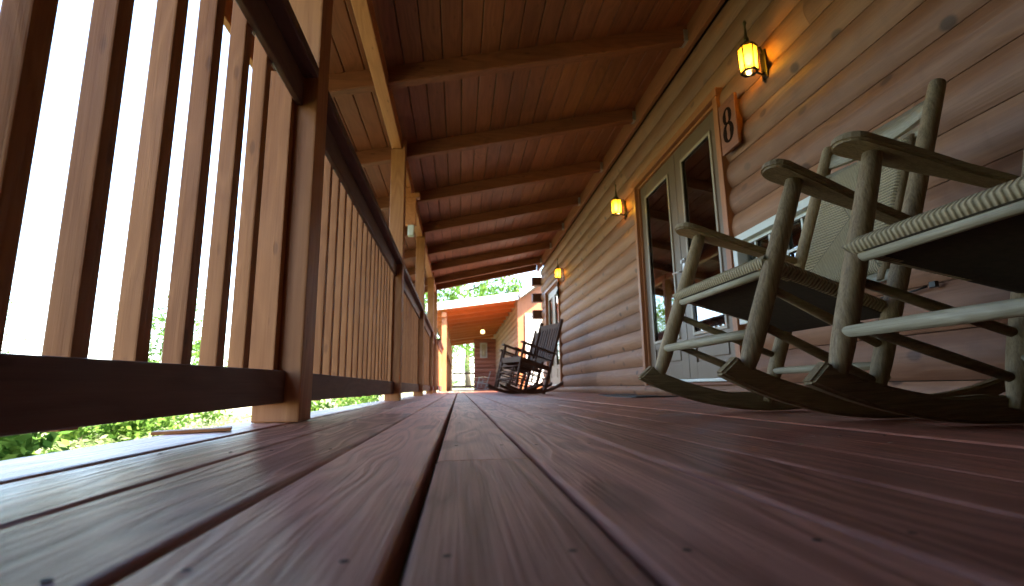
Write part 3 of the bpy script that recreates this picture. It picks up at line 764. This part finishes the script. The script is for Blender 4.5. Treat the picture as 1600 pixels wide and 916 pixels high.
    def slat(z0, z1, half, bow, arch, name):
        b = MB(); n = 16; rows = []
        for i in range(n+1):
            q = -1+2*i/n; y = q*half; bw = bow*(1-q*q); ar = arch*(1-q*q)
            lo, hi = bp(z0)+nb*bw, bp(z1+ar)+nb*bw
            rows.append([b.bm.verts.new(Vector((p.x, y, p.z))+nb*o_) for p, o_ in ((lo, -.006), (lo, .006), (hi, .006), (hi, -.006))])
        for i in range(n):
            for k in range(4):
                f = b.bm.faces.new((rows[i][k], rows[i][(k+1)%4], rows[i+1][(k+1)%4], rows[i+1][k])); f.smooth = k in (1, 3)
        b.bm.faces.new(rows[0]); b.bm.faces.new(rows[-1][::-1])
        b.build(name, 'chairY', t)
    slat(.940, .992, B_, .035, .035, 'crest_slat')
    slat(.868, .905, B_, .012, .0, 'back_slat'); slat(.395, .43, B_, .006, .0, 'back_slat')
    for s in (-1, 1):
        b = MB(); b.tube([bp(.40)+Vector((0, s*.175, 0)), bp(.88)+Vector((0, s*.175, 0))], .014, seg=12); b.build('back_stick', 'chair', t)
    lo, hi = bp(.43), bp(.880); w_ = .184
    rush('woven_back', [(lo.x-.004, -w_, lo.z), (lo.x-.004, w_, lo.z), (hi.x-.004, w_, hi.z), (hi.x-.004, -w_, hi.z)], .018, nb, 50)
    return t
chairB = make_rocker('weathered grey rush seated rocking chair in front of the near double door', (1.155, 1.565, 0), (0, 0, R(1.8)))
# the nearer one: same chair rocked a little further forward
chairA = copy_tree(chairB, label='nearest weathered rocking chair, cut by the right edge of the picture')
def rocked(o, x, y, yaw, tilt, r0=1.10):
    Rm = Euler((0, tilt, yaw)).to_matrix() if False else (Matrix.Rotation(yaw, 3, 'Z') @ Matrix.Rotation(tilt, 3, 'Y'))
    c = Vector((x, y, r0)); o.location = c - Rm @ Vector((0, 0, r0)); o.rotation_euler = Rm.to_euler()
rocked(chairA, 1.215, .815, R(1.5), R(-3.2))

# ================================================================== DARK ROCKERS BY THE FAR DOOR
def make_dark(label, loc, rot, mat='darkchair', cat='rocking chair', group='dark slatted rocking chairs', name='slatted_rocking_chair', k=1.0):
    t = empty(name, loc, rot, label=label, category=cat, group=group)
    F = .28; tilt = R(14)
    Rt = Matrix.Rotation(tilt, 3, 'Y')     # leaned back about y
    def T(x, y, z): v = Rt @ Vector((x, 0, z)); return Vector((v.x*k, y*k, (v.z+.055)*k))
    def bar(name, pts, r, parent=t):
        b = MB(); b.tube([T(*p) for p in pts], r if not isinstance(r, list) else r, seg=8); return b.build(name, mat, parent)
    def slab(name, segs):
        b = MB()
        for (p, q, w2, th, wd) in segs:
            P_, Q_ = T(*p), T(*q); d = (Q_-P_); L = d.length; d.normalize(); side = Vector(wd).normalized(); n_ = d.cross(side).normalized(); side = n_.cross(d)
            vs = [b.bm.verts.new(c_) for c_ in [P_+side*a*w2+n_*e*th for a, e in ((-1, -1), (1, -1), (1, 1), (-1, 1))] + [Q_+side*a*w2+n_*e*th for a, e in ((-1, -1), (1, -1), (1, 1), (-1, 1))]]
            for f in ((0, 1, 2, 3), (7, 6, 5, 4), (0, 4, 5, 1), (1, 5, 6, 2), (2, 6, 7, 3), (3, 7, 4, 0)): b.bm.faces.new([vs[i] for i in f])
        return b.build(name, mat, t)
    for s in (-1, 1):
        n = 16; b = MB(); r0 = 1.0
        rows = []
        for i in range(n+1):
            x = -.48+.98*i/n; z = r0-math.sqrt(r0*r0-x*x); y = s*F
            rows.append([b.bm.verts.new(Vector(q)*k) for q in ((x, y-.018, z), (x, y+.018, z), (x, y+.018, z+.045), (x, y-.018, z+.045))])
        for i in range(n):
            for q in range(4): b.bm.faces.new((rows[i][q], rows[i][(q+1)%4], rows[i+1][(q+1)%4], rows[i+1][q]))
        b.bm.faces.new(rows[0]); b.bm.faces.new(rows[-1][::-1]); b.build('rocker', mat, t)
        bar('front_leg', [(-.32, s*F, -.02), (-.32, s*F, .62)], .02*k)
        slab('back_post', [((.16, s*F, -.04), (.20, s*F, .45), .022*k, .017*k, (1, 0, 0)), ((.20, s*F, .44), (.25, s*F, 1.16), .022*k, .017*k, (1, 0, 0))])
        slab('arm', [((-.37, s*(F+.005), .63), (.235, s*(F+.005), .60), .035*k, .011*k, (0, 1, 0))])
        for zz_ in (.10, .20, .29): bar('side_stretcher', [(-.32, s*F, zz_), (.18, s*F, zz_)], .010*k)
        slab('side_rail', [((-.32, s*F, .38), (.19, s*F, .36), .032*k, .010*k, (0, 0, 1))])
        bar('arm_spindle', [(-.08, s*F, .10), (-.08, s*F, .62)], .012*k); bar('arm_rung', [(-.32, s*F, .50), (.21, s*F, .49)], .010*k)
    for zz_ in (.10, .20, .29): bar('front_stretcher', [(-.32, -F, zz_), (-.32, F, zz_)], .010*k)
    slab('front_rail', [((-.32, -F, .38), (-.32, F, .38), .032*k, .010*k, (0, 0, 1))])
    slab('seat', [((-.34, y, .415), (.20, y, .39), .034*k, .008*k, (0, 1, 0)) for y in (-.225, -.15, -.075, 0, .075, .15, .225)])
    slab('back_rail', [((.243, -F, 1.05), (.243, F, 1.05), .05*k, .010*k, (0, 0, 1))])
    slab('back_rail', [((.206, -F, .52), (.206, F, .52), .03*k, .010*k, (0, 0, 1))])
    for y in (-.20, -.133, -.067, 0, .067, .133, .20): slab('back_slat', [((.206, y, .52), (.243, y, 1.04), .022*k, .007*k, (0, 1, 0))])
    return t
d1 = make_dark('dark brown slatted rocking chair, the nearer one beside the far glass door', (.98, 7.75, 0), (0, 0, R(24)))
d2 = copy_tree(d1, label='dark brown slatted rocking chair standing mostly behind the nearer dark one'); d2.location = (1.02, 8.9, 0); d2.rotation_euler = (0, 0, R(20))

# doormat by the near door
b = MB(); n = 14; rows = []
for i in range(n+1):
    u = i/n
    for j in range(2): pass
gx = [[None]*(5) for _ in range(n+1)]
gtop = [[b.bm.verts.new((1.44+.36*j/4, 4.15+1.15*i/n, .008+.014*max(0, abs(i/n-.5)*2-.55)**1.0*(1.5 if i > n/2 else .8)+.002*math.sin(i*1.7+j))) for j in range(5)] for i in range(n+1)]
gbot = [[b.bm.verts.new(v.co-Vector((0, 0, .007))) for v in row] for row in gtop]
for i in range(n):
    for j in range(4):
        b.bm.faces.new((gtop[i][j], gtop[i+1][j], gtop[i+1][j+1], gtop[i][j+1])); b.bm.faces.new((gbot[i][j+1], gbot[i+1][j+1], gbot[i+1][j], gbot[i][j]))
    for j in (0, 4): b.bm.faces.new((gtop[i][j], gtop[i+1][j], gbot[i+1][j], gbot[i][j]))
for i in (0, n):
    for j in range(4): b.bm.faces.new((gtop[i][j], gtop[i][j+1], gbot[i][j+1], gbot[i][j]))
b.build('doormat', 'mat', label='thin dark grey doormat with curling edge lying before the near double door', category='doormat')

t = empty('outlet_box', (1.885, 1.83, .48), label='small black outlet box with a thin cable on the low logs behind the chairs', category='outlet')
b = MB(); b.box((-.006, -.014, -.012), (.012, .014, .012), bev=.002); b.build('box', 'black', t)
b = MB(); b.tube([(.002, .03, -.003), (.0, .12, -.012), (.004, .25, -.008), (.004, .38, -.02)], .0045, seg=6); b.build('cable', 'black', t)
# scrap of wood on the deck edge, fallen leaf, bits
b = MB(); b.box((-.085, -.03, 0), (.085, .03, .008), bev=.002); b.build('wood_scrap', 'balus', loc=(-.665, 1.41, .001), rot=(0, R(-1.0), R(20)), label='thin scrap of wood lying on the deck edge left of the first post', category='scrap wood')
def leaf_obj(name, loc, rz, s_, mat, label):
    b = MB(); pts = [(-1, 0, 0), (-.5, .34, .10), (.1, .42, .14), (.7, .22, .10), (1.15, 0, .25), (.7, -.22, .1), (.1, -.42, .14), (-.5, -.34, .10)]
    c = b.bm.verts.new((0, 0, .02*s_)); vs = [b.bm.verts.new((p[0]*s_, p[1]*s_, p[2]*s_)) for p in pts]
    for i in range(8): b.bm.faces.new((c, vs[i], vs[(i+1)%8]))
    b.build(name, mat, loc=loc, rot=(0, 0, rz), label=label, category='leaf')
MT['greenleaf'] = plain('green_leaf', (.16, .30, .04), .5); MT['dryleaf'] = plain('dry_leaf', (.12, .06, .035), .8); MT['paleleaf'] = plain('pale_flake', (.45, .38, .28), .8)
leaf_obj('green_leaf', (.553, .812, .002), .5, .006, 'greenleaf', 'tiny green leaf lying on the deck boards right of centre')
bits = [((1.77, 1.62, .002), 1.2, .022, 'dryleaf', 'dry brown leaf at the wall foot behind the nearest chair'),
        ((.70, .80, .002), .2, .007, 'paleleaf', 'pale wood flake on the boards below the chair rockers'),
        ((.86, 1.02, .002), 1.0, .006, 'paleleaf', 'small pale flake on the deck just before the nearest rocker')]
for a in bits: leaf_obj('dry_leaf' if a[3] == 'dryleaf' else 'wood_flake', *a)

# white box light hanging from the header
t = empty('porch_light_box', (-.53, 5.55, 0), label='small white box hanging under a wooden block behind the second post', category='light fixture')
b = MB(); b.box((-.035, -.04, 1.76), (.03, .04, 1.88), bev=.008); b.build('white_housing', 'white', t)
b = MB(); b.box((-.11, -.03, 1.885), (.05, .03, 2.20), bev=.006); b.box((-.12, -.045, 2.2005), (.09, .045, 2.25), bev=.006); b.box((-.10, -.025, 2.2505), (-.01, .025, 2.324), bev=.004); b.build('wood_block', 'header', t)

# ================================================================== FURTHER WING
W = empty('far_wing', (1.74, 15, 0), label='orange lit log wing with its own porch beyond the end of the near porch', category='building')
def wz(x): return 2.50+.13*x-.02
b = MB(); random.seed(8)
x = -.75
while x < 1.8:
    b.prism([(x, wz(x)+.004), (x+.006, wz(x+.006)), (x+.2, wz(x+.2)), (x+.206, wz(x+.206)+.004), (x+.206, wz(x+.2)+.03), (x, wz(x)+.03)], 15, 29, 'Y'); x += .21
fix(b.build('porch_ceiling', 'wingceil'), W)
b = MB()
b.prism([(-.9, wz(-.9)+.034), (1.76, wz(1.76)+.034), (1.76, wz(1.76)+.15), (-.9, wz(-.9)+.15)], 14.95, 29.2, 'Y'); 
b.prism([(1.762, wz(1.76)+.034), (5.5, 2.75+.75*3.74), (5.5, 2.9+.75*3.74), (1.762, wz(1.76)+.15)], 14.6, 29.2, 'Y')
fix(b.build('roof', 'shingle'), W)
b = MB(); b.prism([(-.95, wz(-.95)-.05), (1.76, wz(1.76)-.05), (1.76, wz(1.76)+.17), (-.95, wz(-.95)+.17)], 14.88, 14.945, 'Y')
b.prism([(1.762, wz(1.76)-.05), (5.5, 2.66+.75*3.74), (5.5, 2.9+.75*3.74), (1.762, wz(1.76)+.17)], 14.52, 14.59, 'Y')
fix(b.build('fascia', 'fascia'), W)
for y in (15.9, 16.9, 17.9, 18.9, 19.9, 20.9, 21.9, 22.9, 24, 25.7, 27.4):
    b = MB(); b.prism([(-.8, wz(-.8)-.12), (1.74, wz(1.74)-.12), (1.74, wz(1.74)-.001), (-.8, wz(-.8)-.001)], y, y+.09, 'Y'); fix(b.build('rafter', 'wingceil'), W)
b = MB(); random.seed(4)
for k in range(14):
    z0, z1 = .2*k, .2*k+.2
    y = 15.0
    log_course(b, z0, z1, 15.0, 20.9, x=1.76); log_course(b, z0, z1, 20.902, 29, x=1.76)
fix(b.build('log_wall', 'log'), W)
b = MB()
b.box((1.77, 14.99, 0), (6, 15.03, 5.6)) if False else None
prof = [(1.73, 0), (5.5, 0), (5.5, 2.6+.75*3.74), (1.73, 2.62)]
b.prism(prof, 14.97, 15.0-.001, 'Y'); fix(b.build('gable_wall', 'trim'), W)
b = MB(); b.box((1.95, 14.93, .15), (2.03, 14.965, 2.25), bev=.004); b.box((2.55, 14.93, .15), (2.63, 14.965, 2.25), bev=.004); b.box((2.031, 14.93, 2.17), (2.549, 14.965, 2.25), bev=.004); b.box((2.031, 14.945, .15), (2.549, 14.965, 2.169))
fix(b.build('white_door', 'white'), W)
# red log cross wall
b = MB()
for k in range(12):
    z0, z1 = .2*k, .2*k+.2
    if z1 > 2.42: continue
    prof = [(24.5, z0+.002), (24.46, z0+.03), (24.44, z0+.1), (24.46, z0+.17), (24.5, z1-.002), (24.6, z1-.002), (24.6, z0+.002)]
    b.prism(prof, .72, 1.76, 'X')
fix(b.build('cross_wall', 'redwall'), W)
for y in (15.1, 18.3, 21.5, 24.7, 28.7):
    b = MB(); b.box((-.50, y, 0), (-.36, y+.14, wz(-.45)-.12), bev=.006); fix(b.build('porch_post', 'post'), W)
b = MB(); b.box((-.50, 15.0, wz(-.45)-.26), (-.37, 28.9, wz(-.45)-.122), bev=.005); fix(b.build('header_beam', 'header'), W)
random.seed(31)
for i, (ya_, yb_) in enumerate(((15.24, 18.3), (18.44, 21.5), (21.64, 24.7))):
    make_railing(ya_, yb_, ['sunlit railing at the near end of the far wing porch', 'middle railing section of the far wing porch', 'farthest side railing section of the far wing porch'][i], x_off=.13)
make_railing(12.12, 15.08, 'railing section in the sunny gap between the two porches', x_off=.08)
# end railing of the far porch: black rails across
t = empty('end_railing', (-.35, 28.8, 0), label='dark two rail railing closing the far end of the wing porch', category='railing')
b = MB(); b.box((0, -.03, .86), (2.1, .03, .95), bev=.004); b.build('top_rail', 'darkchair', t)
b = MB(); b.box((0, -.03, .12), (2.1, .03, .24), bev=.004); b.build('bottom_rail', 'darkchair', t)
# globe lamp under the far ceiling
t = empty('ceiling_lamp', (.93, 20.2, 2.28), label='small lit yellow globe lamp hanging under the far wing ceiling', category='lamp')
b = MB(); bmesh.ops.create_uvsphere(b.bm, u_segments=16, v_segments=10, radius=.085); b.build('globe', 'bulbfar', t)
b = MB(); b.tube([(0, 0, .08), (0, 0, .11), (0, 0, .30)], [.03, .008, .008], seg=8); b.tube([(0, 0, .30), (0, 0, .34)], [.05, .06], seg=12); b.build('lamp_stem', 'bronze', t)
# pale framed sign on the red wall
t = empty('wall_panel', (1.17, 24.42, 1.85), label='pale upright framed panel on the red wall at the end of the far porch', category='sign')
b = MB(); b.box((-.17, -.02, -.36), (.17, .015, .36), bev=.006); b.build('panel_frame', 'greychair', t)
b = MB(); b.box((-.10, -.026, -.30), (.10, -.0205, .28), bev=.002); b.build('panel_face', 'door2', t)
b = MB(); b.tube([(0, -.035, -.22), (0, -.035, -.06), (0, -.035, .02)], [.035, .03, .01], seg=8); b.build('panel_ornament', 'paleleaf', t)
make_dark('small pale grey rocking chair in front of the red wall far away', (1.0, 22.6, 0), (0, 0, R(-5)), mat='greychair', group='pale far rocking chairs', name='grey_rocking_chair', k=.72)

# ================================================================== VEGETATION
def quad_leaf(bm_, c, size, n, r_, rl):
    a = n.orthogonal().normalized(); a = (Matrix.Rotation(random.uniform(0, 6.28), 3, n) @ a); c2 = n.cross(a)
    vs = [bm_.verts.new(c+a*size), bm_.verts.new(c+c2*size*.5), bm_.verts.new(c-a*size), bm_.verts.new(c-c2*size*.5)]
    f = bm_.faces.new(vs); f[rl] = r_
def rv():
    while True:
        v = Vector((random.uniform(-1, 1), random.uniform(-1, 1), random.uniform(-1, 1)))
        if .01 < v.length < 1: return v
def make_tree(name, loc, h, rad, label, cat, nl=4200, size=.16, mat='leaf', group=None, trunk=True):
    t = empty(name, loc, label=label, category=cat, group=group)
    b = MB(); top = h*.8
    pts = [(random.uniform(-.05, .05)*h*q, random.uniform(-.05, .05)*h*q, top*q) for q in (0, .2, .4, .6, .8, 1)]
    b.tube(pts, [h*.022*(1-q*.85)+.01 for q in (0, .2, .4, .6, .8, 1)], seg=9)
    clumps = []
    nb = 11 if h > 3 else 7
    for k in range(nb):
        q = .28+.68*k/nb if h > 3 else .1+.8*k/nb; base = Vector(pts[int(q*5)]).lerp(Vector(pts[min(5, int(q*5)+1)]), q*5-int(q*5))
        a = k*2.4+random.random(); reach = rad*(1.05-.6*abs(q-.5)**1.0)*random.uniform(.6, 1)
        tip = base+Vector((math.cos(a)*reach, math.sin(a)*reach, reach*random.uniform(.15, .6)))
        b.tube([base, base.lerp(tip, .5)+Vector((0, 0, reach*.06)), tip], [h*.009, h*.006, h*.002], seg=6)
        for m_ in range(3): clumps.append((base.lerp(tip, .45+.28*m_)+rv()*rad*.12, rad*random.uniform(.20, .36)))
    clumps.append((Vector(pts[-1]), rad*.35))
    b.build('trunk', 'bark', t)
    b = MB()
    for i in range(nl):
        c, r_ = random.choice(clumps); v = rv(); p = c+v.normalized()*(v.length**.5)*r_*Vector((1, 1, .75)).length/1.6
        n_ = (rv()+Vector((0, 0, .5))).normalized(); quad_leaf(b.bm, p, size*random.uniform(.6, 1.2), n_, random.random(), b.rl)
    b.build('crown' if h > 3 else 'foliage', mat, t, recalc=False)
    return t
random.seed(17)
trees = [((-4.2, 42, 0), 10.5, 3.8), ((0.8, 44, 0), 11.6, 4.2), ((4.6, 52, 0), 12.2, 3.6), ((-11, 40, 0), 8.5, 3.4), ((-17, 33, -.8), 7.2, 3.0), ((-24, 26, -1), 6.5, 2.9), ((2.2, 36, 0), 4.6, 2.2), ((-1.2, 34, 0), 4.2, 2.0)]
tl = ['tall leafy tree rising left of the far wing roof', 'tall tree directly above the far wing roof line', 'tall tree right of the others above the far wing roof',
      'broad tree standing behind the railing past the porch end', 'pale tree seen through the railing slats beyond the lawn', 'distant wide tree seen low through the nearest railing slats',
      'small bright tree seen past the end of the far porch', 'small bushy tree left of the opening at the far porch end']
for (loc, h, rad), lb in zip(trees, tl):
    z = gz(loc[0], loc[1]); make_tree('leafy_tree', (loc[0], loc[1], z), h, rad, lb, 'tree', nl=5500, size=.036*h*.42, group='trees beyond the lawn')
for (loc, h, rad), lb in zip([((-5.8, -.7, 0), 6.5, 2.3)],
        ['dense shade tree on the lawn just left of the viewpoint']):
    make_tree('shade_tree', (loc[0], loc[1], gz(loc[0], loc[1])), h, rad, lb, 'tree', nl=8000, size=.14)  # out of view, added to cut the sky light on the near wall
sh = [(-3.4, 4.2, .35, .7), (-4.6, 7.0, .42, .8), (-5.4, 9.5, .45, .9), (-3.8, 12.5, .6, .9), (-6.5, 13.5, .7, 1.1), (-3.0, 17, .8, 1.0), (-8.5, 8.5, .5, 1.0), (-4.2, 21.5, 1.0, 1.2)]
sl = ['low bright shrub just beyond the deck edge at the left', 'leafy shrub on the lawn, second from the deck edge', 'round shrub further out beyond the first post', 'shrub near the third porch post outside the railing',
      'large shrub well out on the lawn past the porch middle', 'shrub outside the gap between the porches', 'wide shrub farthest left on the lawn', 'shrub beside the far wing porch']
for (x, y, h, rad), lb in zip(sh, sl):
    make_tree('shrub', (x, y, gz(x, y)), h, rad, lb, 'shrub', nl=1500, size=.06, mat='shrub', group='shrubs on the lawn beyond the railing')
# ground cover leaves
b = MB()
for i in range(20000):
    u = random.random(); x = -1.05-11*u**1.5; y = random.uniform(-.5, 20)
    p = Vector((x, y, gz(x, y)+random.uniform(.0, .16))); quad_leaf(b.bm, p, random.uniform(.03, .065), (rv()+Vector((0, 0, 1.2))).normalized(), random.random(), b.rl)
b.build('ground_cover', 'cover', recalc=False, kind='stuff', label='bright green leafy ground cover beside the deck')
